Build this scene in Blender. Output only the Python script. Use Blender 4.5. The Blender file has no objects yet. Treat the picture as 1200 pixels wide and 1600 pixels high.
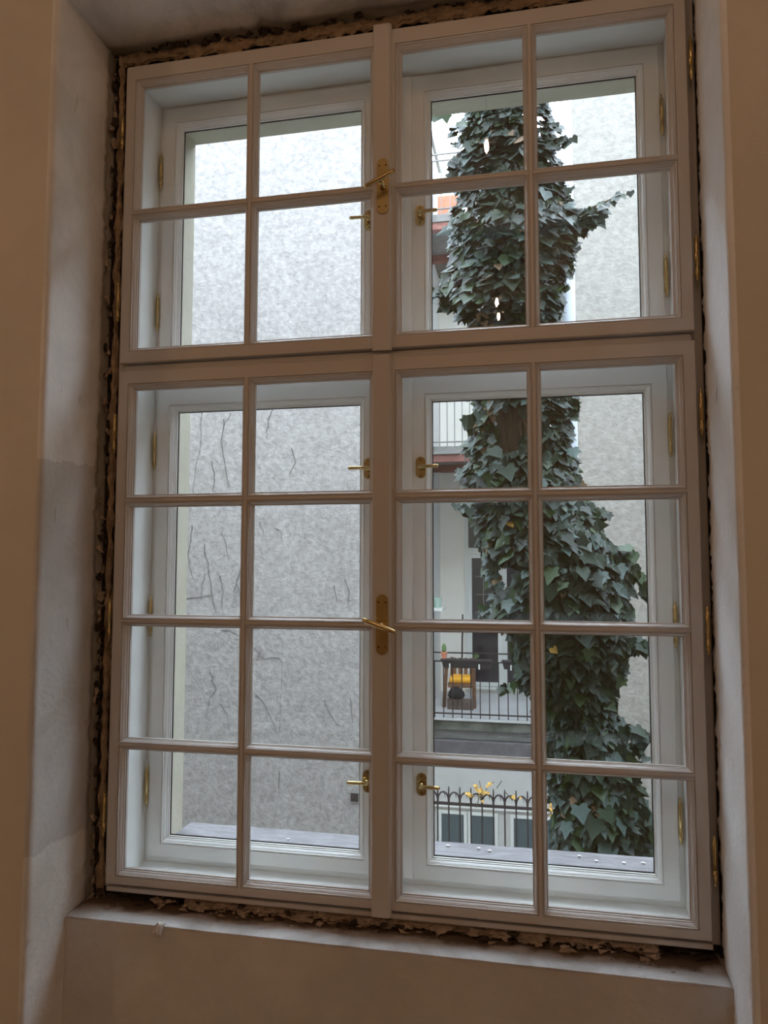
import bpy, bmesh, math, random
from mathutils import Vector, Matrix, noise

random.seed(11)
SC = bpy.context.scene
COL = SC.collection

# ------------------------------------------------------------------ camera
CAM = Vector((.4211, -2.1213, 1.55))
YAW, PITCH, ROLL, FPX = -.1988, .0705, .001, 1142.7
FWD = Vector((math.sin(YAW)*math.cos(PITCH), math.cos(YAW)*math.cos(PITCH), math.sin(PITCH)))
_r = Vector((math.cos(YAW), -math.sin(YAW), 0)); _u = _r.cross(FWD)
RGT = math.cos(ROLL)*_r + math.sin(ROLL)*_u
UP = -math.sin(ROLL)*_r + math.cos(ROLL)*_u
cd = bpy.data.cameras.new('camera'); co = bpy.data.objects.new('camera', cd); COL.objects.link(co)
cd.sensor_fit = 'HORIZONTAL'; cd.sensor_width = 36; cd.lens = FPX/1200*36; cd.clip_start = .02; cd.clip_end = 200
co.matrix_world = Matrix(((RGT.x, UP.x, -FWD.x, CAM.x), (RGT.y, UP.y, -FWD.y, CAM.y), (RGT.z, UP.z, -FWD.z, CAM.z), (0, 0, 0, 1)))
SC.camera = co

# ------------------------------------------------------------------ sky and exposure
w = bpy.data.worlds.new('overcast_sky'); SC.world = w; w.use_nodes = True
bg = w.node_tree.nodes['Background']
bg.inputs[0].default_value = (.80, .93, 1.10, 1); bg.inputs[1].default_value = 10.6
SC.cycles.max_bounces = 16; SC.cycles.diffuse_bounces = 8; SC.cycles.transparent_max_bounces = 16
SC.view_settings.view_transform = 'Standard'; SC.view_settings.look = 'None'
SC.view_settings.exposure = 0; SC.view_settings.gamma = 1; SC.view_settings.use_curve_mapping = False
LAMP_L = 1230.0          # radiance of the bulbs hanging in the room
LAMP_C = (1.0, .62, .39)


def ray(px, py):
    return (FWD*FPX + RGT*(px-600) - UP*(py-800)).normalized()


def onY(px, py, y):
    d = ray(px, py); return CAM + d*((y-CAM.y)/d.y)


def onX(px, py, x):
    d = ray(px, py); return CAM + d*((x-CAM.x)/d.x)


def onZ(px, py, z):
    d = ray(px, py); return CAM + d*((z-CAM.z)/d.z)


# ------------------------------------------------------------------ materials
MATS = {}


def mat(name, col, rough=.6, var=.0, scale=8., bump=0., bscale=None, metal=0., col2=None, stretch=None, spec=.5, detail=6.):
    m = bpy.data.materials.new(name); m.use_nodes = True
    nt = m.node_tree; b = nt.nodes['Principled BSDF']
    b.inputs['Roughness'].default_value = rough; b.inputs['Metallic'].default_value = metal
    b.inputs['Specular IOR Level'].default_value = spec
    b.inputs['Base Color'].default_value = (*col, 1)
    if var or col2 or bump:
        tc = nt.nodes.new('ShaderNodeTexCoord'); mp = nt.nodes.new('ShaderNodeMapping')
        nt.links.new(tc.outputs['Object'], mp.inputs[0])
        if stretch: mp.inputs['Scale'].default_value = stretch
        if var or col2:
            n = nt.nodes.new('ShaderNodeTexNoise'); n.inputs['Scale'].default_value = scale; n.inputs['Detail'].default_value = detail
            n.inputs['Roughness'].default_value = .65
            nt.links.new(mp.outputs[0], n.inputs[0])
            r = nt.nodes.new('ShaderNodeValToRGB')
            c1 = [max(0, c*(1-var)) for c in col]; c2 = list(col2) if col2 else [min(1, c*(1+var)) for c in col]
            r.color_ramp.elements[0].position = .33; r.color_ramp.elements[1].position = .67
            r.color_ramp.elements[0].color = (*c1, 1); r.color_ramp.elements[1].color = (*c2, 1)
            nt.links.new(n.outputs[0], r.inputs[0]); nt.links.new(r.outputs[0], b.inputs['Base Color'])
        if bump:
            n2 = nt.nodes.new('ShaderNodeTexNoise'); n2.inputs['Scale'].default_value = bscale or scale*3; n2.inputs['Detail'].default_value = 5
            nt.links.new(mp.outputs[0], n2.inputs[0])
            bp = nt.nodes.new('ShaderNodeBump'); bp.inputs['Strength'].default_value = min(1, bump); bp.inputs['Distance'].default_value = .01
            nt.links.new(n2.outputs[0], bp.inputs['Height']); nt.links.new(bp.outputs[0], b.inputs['Normal'])
    MATS[name] = m
    return m


def glass_mat(name, tint=(1, 1, 1)):
    m = bpy.data.materials.new(name); m.use_nodes = True; nt = m.node_tree
    nt.nodes.remove(nt.nodes['Principled BSDF']); out = nt.nodes['Material Output']
    tr = nt.nodes.new('ShaderNodeBsdfTransparent'); tr.inputs[0].default_value = (*tint, 1)
    gl = nt.nodes.new('ShaderNodeBsdfGlossy'); gl.inputs['Roughness'].default_value = 0
    fr = nt.nodes.new('ShaderNodeFresnel'); ge = nt.nodes.new('ShaderNodeNewGeometry')
    ma = nt.nodes.new('ShaderNodeMath'); ma.operation = 'MULTIPLY_ADD'; ma.inputs[1].default_value = 1/1.5-1.5; ma.inputs[2].default_value = 1.5
    nt.links.new(ge.outputs['Backfacing'], ma.inputs[0]); nt.links.new(ma.outputs[0], fr.inputs[0])
    mx = nt.nodes.new('ShaderNodeMixShader')
    nt.links.new(fr.outputs[0], mx.inputs[0]); nt.links.new(tr.outputs[0], mx.inputs[1]); nt.links.new(gl.outputs[0], mx.inputs[2])
    nt.links.new(mx.outputs[0], out.inputs[0]); MATS[name] = m
    return m


def plaster_mat(name, base, smear, z_lo=None, z_hi=None):
    """skim-coated plaster with trowelled patches; optional band of darker old coat with a ragged border"""
    m = mat(name, base, rough=.85, bump=.25, bscale=60)
    nt = m.node_tree; b = nt.nodes['Principled BSDF']
    tc = nt.nodes.new('ShaderNodeTexCoord')
    n = nt.nodes.new('ShaderNodeTexNoise'); n.inputs['Scale'].default_value = 3.2; n.inputs['Detail'].default_value = 9; n.inputs['Roughness'].default_value = .62; n.inputs['Distortion'].default_value = .6
    nt.links.new(tc.outputs['Object'], n.inputs[0])
    r = nt.nodes.new('ShaderNodeValToRGB'); r.color_ramp.elements[0].position = .42; r.color_ramp.elements[1].position = .60
    r.color_ramp.elements[0].color = (*smear, 1); r.color_ramp.elements[1].color = (*base, 1)
    nt.links.new(n.outputs[0], r.inputs[0]); last = r.outputs[0]
    # small scuffs
    v = nt.nodes.new('ShaderNodeTexNoise'); v.inputs['Scale'].default_value = 26; v.inputs['Detail'].default_value = 3
    mp = nt.nodes.new('ShaderNodeMapping'); mp.inputs['Scale'].default_value = (1, 1, .35); nt.links.new(tc.outputs['Object'], mp.inputs[0]); nt.links.new(mp.outputs[0], v.inputs[0])
    rv = nt.nodes.new('ShaderNodeValToRGB'); rv.color_ramp.elements[0].position = .22; rv.color_ramp.elements[1].position = .31
    rv.color_ramp.elements[0].color = (1, 1, 1, 1); rv.color_ramp.elements[1].color = (0, 0, 0, 1)
    nt.links.new(v.outputs[0], rv.inputs[0])
    mx = nt.nodes.new('ShaderNodeMixRGB'); mx.inputs[2].default_value = (base[0]*.55, base[1]*.5, base[2]*.48, 1)
    nt.links.new(rv.outputs[0], mx.inputs[0]); nt.links.new(last, mx.inputs[1]); last = mx.outputs[0]
    if z_hi is not None:
        sx = nt.nodes.new('ShaderNodeSeparateXYZ'); nt.links.new(tc.outputs['Object'], sx.inputs[0])
        ad = nt.nodes.new('ShaderNodeMath'); ad.operation = 'MULTIPLY_ADD'; ad.inputs[1].default_value = .18
        nt.links.new(n.outputs[0], ad.inputs[0]); nt.links.new(sx.outputs['Z'], ad.inputs[2])
        hi = nt.nodes.new('ShaderNodeMath'); hi.operation = 'LESS_THAN'; hi.inputs[1].default_value = z_hi+.09
        lo = nt.nodes.new('ShaderNodeMath'); lo.operation = 'GREATER_THAN'; lo.inputs[1].default_value = z_lo+.09
        nt.links.new(ad.outputs[0], hi.inputs[0]); nt.links.new(ad.outputs[0], lo.inputs[0])
        mu = nt.nodes.new('ShaderNodeMath'); mu.operation = 'MULTIPLY'; nt.links.new(hi.outputs[0], mu.inputs[0]); nt.links.new(lo.outputs[0], mu.inputs[1])
        m3 = nt.nodes.new('ShaderNodeMixRGB'); m3.blend_type = 'MULTIPLY'; m3.inputs[2].default_value = (.80, .79, .79, 1)
        nt.links.new(mu.outputs[0], m3.inputs[0]); nt.links.new(last, m3.inputs[1]); last = m3.outputs[0]
    nt.links.new(last, b.inputs['Base Color'])
    return m


def emis(name, col, s):
    m = bpy.data.materials.new(name); m.use_nodes = True; b = m.node_tree.nodes['Principled BSDF']
    b.inputs['Emission Color'].default_value = (*col, 1); b.inputs['Emission Strength'].default_value = s
    b.inputs['Base Color'].default_value = (.8, .8, .8, 1); MATS[name] = m
    return m


mat('wall_paint', (.66, .62, .54), .8, var=.05, scale=2.5, bump=.08, bscale=140)
mat('parapet_paint', (.60, .575, .54), .75, var=.10, scale=3, bump=.12, bscale=70)
mat('ceiling_paint', (.72, .72, .70), .85, var=.03)
mat('floor_wood', (.42, .34, .26), .5, var=.25, scale=4, stretch=(12, 1, 1))
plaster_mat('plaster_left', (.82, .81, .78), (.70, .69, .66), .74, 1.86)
plaster_mat('plaster_right_daylit', (.86, .87, .88), (.78, .79, .80))  # white plaster with the bluish daylight mixed into its colour
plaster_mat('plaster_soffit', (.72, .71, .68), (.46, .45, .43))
_m = plaster_mat('plaster_sill', (.62, .61, .60), (.42, .40, .38))
_nt = _m.node_tree; _b = _nt.nodes['Principled BSDF']; _src = _b.inputs['Base Color'].links[0].from_socket
_tc = _nt.nodes.new('ShaderNodeTexCoord'); _n = _nt.nodes.new('ShaderNodeTexNoise'); _n.inputs['Scale'].default_value = 14; _n.inputs['Detail'].default_value = 8
_nt.links.new(_tc.outputs['Object'], _n.inputs[0]); _sx = _nt.nodes.new('ShaderNodeSeparateXYZ'); _nt.links.new(_tc.outputs['Object'], _sx.inputs[0])
_ma = _nt.nodes.new('ShaderNodeMath'); _ma.operation = 'MULTIPLY_ADD'; _ma.inputs[1].default_value = .11; _nt.links.new(_n.outputs[0], _ma.inputs[0]); _nt.links.new(_sx.outputs['Y'], _ma.inputs[2])
_rp = _nt.nodes.new('ShaderNodeValToRGB'); _rp.color_ramp.elements[0].position = .005; _rp.color_ramp.elements[1].position = .035; _nt.links.new(_ma.outputs[0], _rp.inputs[0])
_mx = _nt.nodes.new('ShaderNodeMixRGB'); _mx.inputs[2].default_value = (.17, .12, .085, 1); _nt.links.new(_rp.outputs[0], _mx.inputs[0]); _nt.links.new(_src, _mx.inputs[1]); _nt.links.new(_mx.outputs[0], _b.inputs['Base Color'])
mat('white_paint_shaded', (.56, .54, .515), .34, var=.02, scale=5, spec=.4)  # window paint darkened for the backlit shade on the room side
mat('white_paint_daylit', (.80, .815, .80), .36, var=.02, scale=5, spec=.4)  # same window paint, lightened and cooled for daylight inside the box
mat('brass', (.56, .42, .19), .24, metal=1., var=.10, scale=30)
mat('brass_dark', (.06, .04, .02), .5, metal=.6)
mat('foam', (.34, .25, .16), .95, var=.35, scale=22, bump=.9, bscale=55)
mat('masonry', (.055, .038, .028), .95, var=.55, scale=30, bump=1., bscale=45)
mat('mortar', (.40, .32, .25), .95, var=.3, scale=24, bump=.9, bscale=50)
mat('chip', (.60, .56, .52), .9, var=.2, scale=30, bump=.4, bscale=90)
mat('chip_dark', (.16, .11, .08), .9, var=.3, scale=30)
glass_mat('window_glass', (.985, .992, .988))
mat('outer_render', (.47, .44, .345), .9, var=.06, scale=6, bump=.2, bscale=80)
mat('sill_stone', (.165, .155, .160), .75, var=.30, scale=13, bump=.3, bscale=50, stretch=(1, 4, 1))
mat('plaster_wall', (.213, .196, .187), .95, col2=(.360, .334, .318), scale=13, bump=1., bscale=26, detail=15)
mat('plaster_warm', (.21, .193, .172), .95, col2=(.315, .293, .264), scale=13, bump=.9, bscale=26, detail=15)
mat('recess_paint', (.91, .87, .79), .9, col2=(.86, .81, .73), scale=1.3, bump=.25, bscale=20)
mat('lower_wall_paint', (.56, .54, .51), .9, var=.06, scale=2, bump=.2, bscale=20)
mat('recess_side', (.82, .80, .75), .9, var=.05, scale=1.6, bump=.2, bscale=14)
mat('lit_wall_edge', (.60, .64, .73), .85, var=.03, scale=2)  # light on the right building's side face, put into its colour
mat('ground', (.30, .29, .27), .95, var=.2, scale=3, bump=.5)
mat('concrete', (.13, .128, .118), .95, col2=(.23, .222, .21), scale=3.0, bump=.6, bscale=25, stretch=(1, 1, 2.5))
mat('concrete_violet', (.105, .095, .098), .95, col2=(.17, .155, .16), scale=5, bump=.5, bscale=25)
mat('concrete_moss', (.055, .06, .045), .95, col2=(.16, .16, .135), scale=4, bump=.8, bscale=25)
mat('terrace_floor', (.52, .51, .495), .9, var=.06, scale=3)
mat('rust_beam', (.20, .085, .07), .85, var=.35, scale=6)
mat('iron', (.03, .022, .022), .6, var=.4, scale=14)
mat('iron_grey', (.20, .19, .18), .6)
mat('door_white', (.72, .72, .68), .5, var=.02)
mat('dark_glass', (.035, .036, .045), .12, spec=.7)
mat('teal_glass', (.07, .10, .11), .15, spec=.7)
mat('chair_wood', (.20, .105, .06), .6, var=.35, scale=10, stretch=(1, 1, 6))
mat('box_wood', (.16, .12, .10), .75, var=.3, scale=12)
mat('cushion_orange', (.90, .43, .04), .9, var=.08, scale=20, bump=.2)
mat('black_cloth', (.02, .02, .022), .9)
mat('planter_dark', (.035, .03, .033), .55)
mat('terracotta', (.62, .22, .13), .8, var=.1)
mat('mint', (.38, .50, .42), .6)
mat('cream_fabric', (.78, .74, .55), .9)
mat('plant_green', (.10, .17, .05), .6, var=.3)
mat('leaf_dark', (.011, .021, .012), .42, spec=.22, var=.35, scale=14, bump=.3, bscale=60)
mat('leaf_mid', (.018, .034, .019), .42, spec=.22, var=.30, scale=14, bump=.3, bscale=60)
mat('leaf_sky_sheen', (.055, .085, .078), .42, spec=.22, var=.25, scale=14, bump=.3, bscale=60)  # pale blue colour imitates sky reflected on waxy leaves
mat('leaf_fresh', (.030, .056, .020), .42, spec=.22, var=.25, scale=14)
mat('leaf_brown', (.17, .11, .065), .8, var=.25, scale=14)
mat('leaf_gold', (.55, .33, .08), .8, var=.3, scale=14)
mat('bark', (.12, .085, .07), .95, col2=(.26, .20, .17), scale=9, bump=1., bscale=18, stretch=(5, 5, .8))
mat('stem', (.16, .13, .09), .9, var=.3)
mat('tendril', (.075, .07, .068), .9, var=.3)
emis('bulb_glow', LAMP_C, LAMP_L); emis('bulb_dim', LAMP_C, LAMP_L*.25)
mat('lamp_metal', (.5, .5, .5), .4, metal=.8)


# ------------------------------------------------------------------ builders
class MB:
    def __init__(s): s.v = []; s.f = []

    def add(s, vs, fs):
        o = len(s.v); s.v += [tuple(p) for p in vs]; s.f += [tuple(i+o for i in f) for f in fs]; return s

    def box(s, x0, x1, y0, y1, z0, z1):
        return s.add([(x0, y0, z0), (x1, y0, z0), (x1, y1, z0), (x0, y1, z0), (x0, y0, z1), (x1, y0, z1), (x1, y1, z1), (x0, y1, z1)],
                     [(0, 3, 2, 1), (4, 5, 6, 7), (0, 1, 5, 4), (1, 2, 6, 5), (2, 3, 7, 6), (3, 0, 4, 7)])

    def ring(s, x0, x1, z0, z1, prof, wd, closed=True):
        """sweep a profile [(t, y)] round the rectangle; wd = widths left, right, bottom, top"""
        l, r, b, t = wd; n = len(prof); vs = []
        for (u, y) in prof:
            vs += [(x0-u*l, y, z0-u*b), (x1+u*r, y, z0-u*b), (x1+u*r, y, z1+u*t), (x0-u*l, y, z1+u*t)]
        fs = []
        for i in range(n if closed else n-1):
            j = (i+1) % n
            for k in range(4):
                q = (k+1) % 4; fs.append((i*4+k, j*4+k, j*4+q, i*4+q))
        return s.add(vs, fs)

    def tube(s, pts, rad, n=6, cap=True):
        pts = [Vector(p) for p in pts]
        if not isinstance(rad, (list, tuple)): rad = [rad]*len(pts)
        vs = []; prev = None
        for i, p in enumerate(pts):
            t = (pts[min(i+1, len(pts)-1)]-pts[max(i-1, 0)])
            t = t.normalized() if t.length > 1e-9 else Vector((0, 0, 1))
            if prev is None:
                a = Vector((0, 1, 0)) if abs(t.y) < .9 else Vector((1, 0, 0)); a = (a-t*a.dot(t)).normalized()
            else:
                a = prev-t*prev.dot(t); a = a.normalized() if a.length > 1e-6 else Vector((1, 0, 0))
            prev = a; b = t.cross(a)
            for k in range(n):
                g = 2*math.pi*k/n; vs.append(p+(a*math.cos(g)+b*math.sin(g))*rad[i])
        fs = []
        for i in range(len(pts)-1):
            for k in range(n):
                q = (k+1) % n; fs.append((i*n+k, i*n+q, (i+1)*n+q, (i+1)*n+k))
        if cap:
            fs.append(tuple(range(n-1, -1, -1))); m = (len(pts)-1)*n; fs.append(tuple(m+k for k in range(n)))
        return s.add(vs, fs)

    def lathe(s, prof, n=12, c=(0, 0, 0)):
        vs = []
        for (r, z) in prof:
            for k in range(n):
                g = 2*math.pi*k/n; vs.append((c[0]+r*math.cos(g), c[1]+r*math.sin(g), c[2]+z))
        fs = [(i*n+k, i*n+(k+1) % n, (i+1)*n+(k+1) % n, (i+1)*n+k) for i in range(len(prof)-1) for k in range(n)]
        fs.append(tuple(range(n-1, -1, -1))); m = (len(prof)-1)*n; fs.append(tuple(m+k for k in range(n)))
        return s.add(vs, fs)

    def prism(s, outline, y0, y1):
        n = len(outline)
        return s.add([(x, y0, z) for x, z in outline]+[(x, y1, z) for x, z in outline],
                     [tuple(range(n)), tuple(range(2*n-1, n-1, -1))]+[(i, i+n, (i+1) % n+n, (i+1) % n) for i in range(n)])

    def grid(s, P):
        """P[i][j] points"""
        a = len(P); b = len(P[0])
        return s.add([p for r in P for p in r], [(i*b+j, i*b+j+1, (i+1)*b+j+1, (i+1)*b+j) for i in range(a-1) for j in range(b-1)])

    def mesh(s, name, m, smooth=False):
        me = bpy.data.meshes.new(name); me.from_pydata(s.v, [], s.f); me.materials.append(MATS[m])
        b = bmesh.new(); b.from_mesh(me); bmesh.ops.recalc_face_normals(b, faces=b.faces); b.to_mesh(me); b.free()
        if smooth:
            for p in me.polygons: p.use_smooth = True
        return me

    def build(s, name, m, parent=None, smooth=False, bevel=0):
        o = place(name, s.mesh(name, m, smooth), parent)
        if bevel:
            d = o.modifiers.new('bevel', 'BEVEL'); d.width = bevel; d.segments = 2; d.limit_method = 'ANGLE'
        return o


def place(name, me, parent=None, M=None):
    o = bpy.data.objects.new(name, me); COL.objects.link(o)
    if M is not None: o.matrix_basis = M
    if parent is not None:
        o.parent = parent; o.matrix_parent_inverse = parent.matrix_basis.inverted()
    return o


def tag(o, label=None, cat=None, group=None, kind=None):
    if label: o['label'] = label
    if cat: o['category'] = cat
    if group: o['group'] = group
    if kind: o['kind'] = kind
    return o


def thing(name, loc, label, cat, group=None, kind=None):
    o = bpy.data.objects.new(name, None); COL.objects.link(o); o.matrix_basis = Matrix.Translation(Vector(loc)); o.empty_display_size = .1
    return tag(o, label, cat, group, kind)


T = Matrix.Translation


def nz(x, y=0., z=0.): return noise.noise(Vector((x, y, z)))


def fbm(x, y=0., z=0.): return nz(x, y, z)+.5*nz(x*2.1, y*2.1, z*2.1+7)+.25*nz(x*4.3, y*4.3, z*4.3+3)


# ------------------------------------------------------------------ room shell
XL, XR, YW, ZS, ZI = -.945, .894, -.285, 3.267, .510
H = 3.95
tag(MB().box(-3, 3, -5.6, .34, -.15, 0).build('floor', 'floor_wood'), 'wooden floor of the room below the window', 'floor', kind='structure')
tag(MB().box(-3, 3, -5.6, YW, H, H+.15).build('ceiling', 'ceiling_paint'), 'pale painted ceiling above the window', 'ceiling', kind='structure')
tag(MB().box(-3.15, -3, -5.6, YW, 0, H).build('wall_left', 'wall_paint'), 'beige painted side wall left of the window niche', 'wall', kind='structure')
tag(MB().box(3, 3.15, -5.6, YW, 0, H).build('wall_right', 'wall_paint'), 'beige painted side wall right of the window niche', 'wall', kind='structure')
tag(MB().box(-3, 3, -5.75, -5.6, 0, H).build('wall_back', 'wall_paint'), 'beige painted wall opposite the window', 'wall', kind='structure')


def wall_zone(mb, x0, x1, z0, z1, y0, y1, zb=0., zt=H):
    mb.box(-3, x0, y0, y1, zb, zt); mb.box(x1, 3, y0, y1, zb, zt)
    if z1 < zt: mb.box(x0, x1, y0, y1, z1, zt)
    if z0 > zb: mb.box(x0, x1, y0, y1, zb, z0)


mb = MB()
wall_zone(mb, XL-.014, XR+.014, 0, ZS+.014, YW, .06)
front = mb.build('wall_front', 'wall_paint')
tag(front, 'beige painted wall round the window niche, bare plaster inside the niche', 'wall', kind='structure')
# rough masonry core behind the frame, seen in the open joint
mb = MB()
wall_zone(mb, -.902, .902, .545, 3.222, .055, .205, 0, H)
mb.build('masonry_core', 'masonry', front)
MB().box(XL-.014, XR+.014, -.108, .055, 0, ZI-.004).build('parapet', 'parapet_paint', front)

# reveals: plaster skins with ragged edges against the window
NZ = 330


def reveal(x, sgn, m, name, y_edge, amp):
    P = []
    for i in range(NZ+1):
        z = 0+(ZS+.004)*i/NZ
        ye = y_edge+amp*fbm(z*9, sgn*3.)+.9*amp*nz(z*43, 5.)+.5*amp*nz(z*97, 2.)
        if z < ZI: ye = -.10
        row = [(x-sgn*.0145, YW-.001, z)]
        for j in range(13):
            t = j/12; y = YW-.001+(ye-YW+.001)*t
            xx = x+sgn*(.0022*fbm(y*6, z*3.5, sgn*9)+(.006*fbm(z*21, 2.2+sgn)+.003*nz(z*75, sgn) if j == 12 else 0))
            if j == 0: xx = x
            row.append((xx, y, z))
        row.append((x-sgn*.014, ye+.002, z))
        P.append(row)
    return MB().grid(P).build(name, m, front, smooth=True)


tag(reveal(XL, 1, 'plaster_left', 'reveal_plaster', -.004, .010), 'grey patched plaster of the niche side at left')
tag(reveal(XR, -1, 'plaster_right_daylit', 'reveal_plaster', -.016, .012), 'white plaster of the niche side at right, with bluish daylight in its colour')
P = []
for i in range(121):
    x = XL-.002+(XR-XL+.004)*i/120
    ye = -.012+.009*fbm(x*8, 3.)+.006*nz(x*37, 8.)
    for (xc, wd, dp) in ((-.395, .035, .045), (-.47, .014, .02), (-.53, .012, .015)):
        ye -= dp*max(0, 1-abs(x-xc)/wd)
    row = [(x, YW-.001, ZS+.0145)]+[(x, YW-.001+(ye-YW+.001)*j/12, ZS+(.0025*fbm(x*5, j*.3, 4) if 0 < j else 0)) for j in range(13)]
    row.append((x, ye+.002, ZS+.016)); P.append(row)
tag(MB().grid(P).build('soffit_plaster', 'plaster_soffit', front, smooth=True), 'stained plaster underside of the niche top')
# plaster bed of the removed inner sill
P = []
for i in range(141):
    x = XL+.002+(XR-XL-.004)*i/140
    yf = -.1095+.001*fbm(x*10, 1.)+.001*nz(x*45, 4.); lip = .006+.003*fbm(x*14, 6.)+.002*nz(x*60, 3.)
    zz = lambda y: ZI+.0022*fbm(x*9, y*22, 2.)+.001-.004*max(0, (y+.03)/.08)
    row = [(x, yf+.002, ZI-lip-.001), (x, yf, ZI-lip), (x, yf+.0015, ZI-.0012)]
    for j in range(1, 11):
        y = yf+(.05-yf)*j/10; row.append((x, y, zz(y)))
    P.append(row)
tag(MB().grid(P).build('sill_bed_plaster', 'plaster_sill', front), 'broken plaster ledge under the window frame')


# rough foam and mortar round the frame
def lumps(name, m, n, path, w, d, seed, label):
    """a lumpy strip: path(t) gives centre, w half width across, d depth bulge; ax = across direction"""
    mb = MB(); P = []
    for i in range(n+1):
        t = i/n; c, ax = path(t); row = []
        hw = w*max(.15, .75+.6*fbm(t*n*.11, seed)+.35*nz(t*n*.47, seed))
        for j in range(9):
            a = math.pi*j/8
            k = 1+.55*fbm(t*n*.33, j*.8, seed+5)
            row.append(c+ax*(-math.cos(a)*hw*k)+Vector((0, -1, 0))*(math.sin(a)*d*k*(.6+.5*fbm(t*n*.17, seed+9))))
        P.append(row)
    mb.grid(P)
    return tag(mb.build(name, m, front), label)


V = Vector


def rubble(name, m, n, pos, size, label, seed):
    rnd = random.Random(seed); mb = MB()
    for i in range(n):
        c, sc = pos(rnd); b = bmesh.new(); r = size*rnd.uniform(.5, 1.3)
        for k in range(8): b.verts.new((c[0]+rnd.uniform(-1, 1)*r*sc[0], c[1]+rnd.uniform(-1, 1)*r*sc[1], c[2]+rnd.uniform(-1, 1)*r*sc[2]))
        h = bmesh.ops.convex_hull(b, input=b.verts); b.verts.index_update()
        mb.add([v.co for v in b.verts], [[v.index for v in f.verts] for f in b.faces]); b.free()
    return tag(mb.build(name, m, front), label)


rubble('rubble_filling', 'masonry', 210, lambda q: ((q.uniform(-.948, -.925), q.uniform(.022, .052), q.uniform(.5, 3.25)), (.8, 1, 1.3)), .012, 'dark rubble in the open joint at left', 1)
rubble('mortar_filling', 'mortar', 60, lambda q: ((q.uniform(-.948, -.936), q.uniform(.008, .04), .5+2.7*q.random()**1.7), (.7, 1, 1.4)), .012, 'pale mortar lumps in the open joint at left', 2)
rubble('rubble_filling', 'masonry', 150, lambda q: ((q.uniform(-.93, .89), q.uniform(.0, .05), q.uniform(3.245, 3.275)), (1.5, 1, .8)), .012, 'dark rubble over the frame', 3)
rubble('rubble_filling', 'masonry', 170, lambda q: ((q.uniform(-.93, .89), q.uniform(-.02, .045), q.uniform(.508, .535)), (1.4, 1, .7)), .011, 'dark rubble under the frame', 4)
rubble('mortar_filling', 'mortar', 110, lambda q: ((q.uniform(-.72, .78), q.uniform(-.025, .02), q.uniform(.510, .530)), (1.6, 1, .6)), .011, 'crumbling mortar lumps under the frame', 5)
lumps('foam_filling', 'foam', 210, lambda t: (V((-.914, .026, .50+2.72*t)), V((1, 0, 0))), .0135, .022, 1., 'lumpy tan foam along the left edge of the frame')
lumps('foam_filling', 'foam', 190, lambda t: (V((-.92+1.82*t, .018, 3.241)), V((0, 0, 1))), .025, .020, 3., 'tan foam in the joint over the frame')
lumps('mortar_filling', 'mortar', 150, lambda t: (V((-.62+1.36*t, .022, .527)), V((0, 0, 1))), .019, .040, 12., 'crumbling mortar under the frame')
lumps('rubble_filling', 'masonry', 160, lambda t: (V((.905, .045, .50+2.76*t)), V((1, 0, 0))), .010, .02, 21., 'dark rubble in the joint at right')

# ------------------------------------------------------------------ window, inner leaves
ROWS = [(2.707, 3.120), (2.2435, 2.664), (1.768, 2.105), (1.390, 1.7276), (1.010, 1.353), (.616, .973)]
CG, GW, MUN = .049, .3645, .0405
COLS = [(-CG-2*GW-MUN, -CG-GW-MUN), (-CG-GW, -CG), (CG, CG+GW), (CG+GW+MUN, CG+2*GW+MUN)]
FY = -.027
win = thing('window_1', (0, 0, .56), 'inner leaves of the tall white box window with small panes and brass handles', 'window', kind='structure')
# fixed frame and lining of the box
fp = [(0, .03), (0, .017), (.9, .017), (1, .02), (1, .03)]
MB().ring(-.862, .862, .582, 3.190, fp, (.036, .036, .036, .028)).build('frame', 'white_paint_shaded', win, bevel=.002)
MB().box(-.862, .862, -.006, .03, 2.166, 2.187).build('transom', 'white_paint_shaded', win, bevel=.003)
MB().box(-.872, .872, -.016, .0, .548, .562).build('bottom_bead', 'white_paint_shaded', win, bevel=.003)
for s in (-1, 1):
    MB().box(min(s*.838, s*.860), max(s*.838, s*.860), .03, .150, .560, 3.20).build('lining_board', 'white_paint_daylit', win)
MB().box(-.838, .838, .03, .150, 3.150, 3.20).build('lining_board', 'white_paint_daylit', win)
mb = MB().add([(-.838, .026, .562), (.838, .026, .562), (.838, .150, .578), (-.838, .150, .578), (-.838, .026, .540), (.838, .026, .540), (.838, .150, .540), (-.838, .150, .540)],
              [(0, 1, 2, 3), (4, 7, 6, 5), (0, 4, 5, 1), (1, 5, 6, 2), (2, 6, 7, 3), (3, 7, 4, 0)])
mb.build('lining_board', 'white_paint_daylit', win)

BEAD = [(0, .006), (0, -.004), (.16, -.0045), (.17, -.0105), (.28, -.0115), (.42, -.0165), (.58, -.0200), (.68, -.0212), (.69, -.0245), (.84, -.0250), (.85, -.0215), (.91, -.0215), (.92, -.0270), (1, -.0270), (1, .006)]

# brass pieces, shared meshes
hl = MB().lathe([(.0012, -.066), (.0034, -.062), (.0026, -.057), (.0044, -.052), (.0060, -.050), (.0060, -.024), (.0050, -.0235), (.0050, -.0215), (.0060, -.021), (.0060, .050), (.0044, .052), (.0026, .057), (.0034, .062), (.0012, .066)], 10)
HINGE = hl.mesh('hinge', 'brass', True)


def capsule(w, h, n=10):
    o = []
    for k in range(n+1):
        a = math.pi*k/n; o.append((w*math.cos(a), h-w+w*math.sin(a)))
    for k in range(n+1):
        a = math.pi+math.pi*k/n; o.append((w*math.cos(a), -h+w+w*math.sin(a)))
    return o


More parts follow.
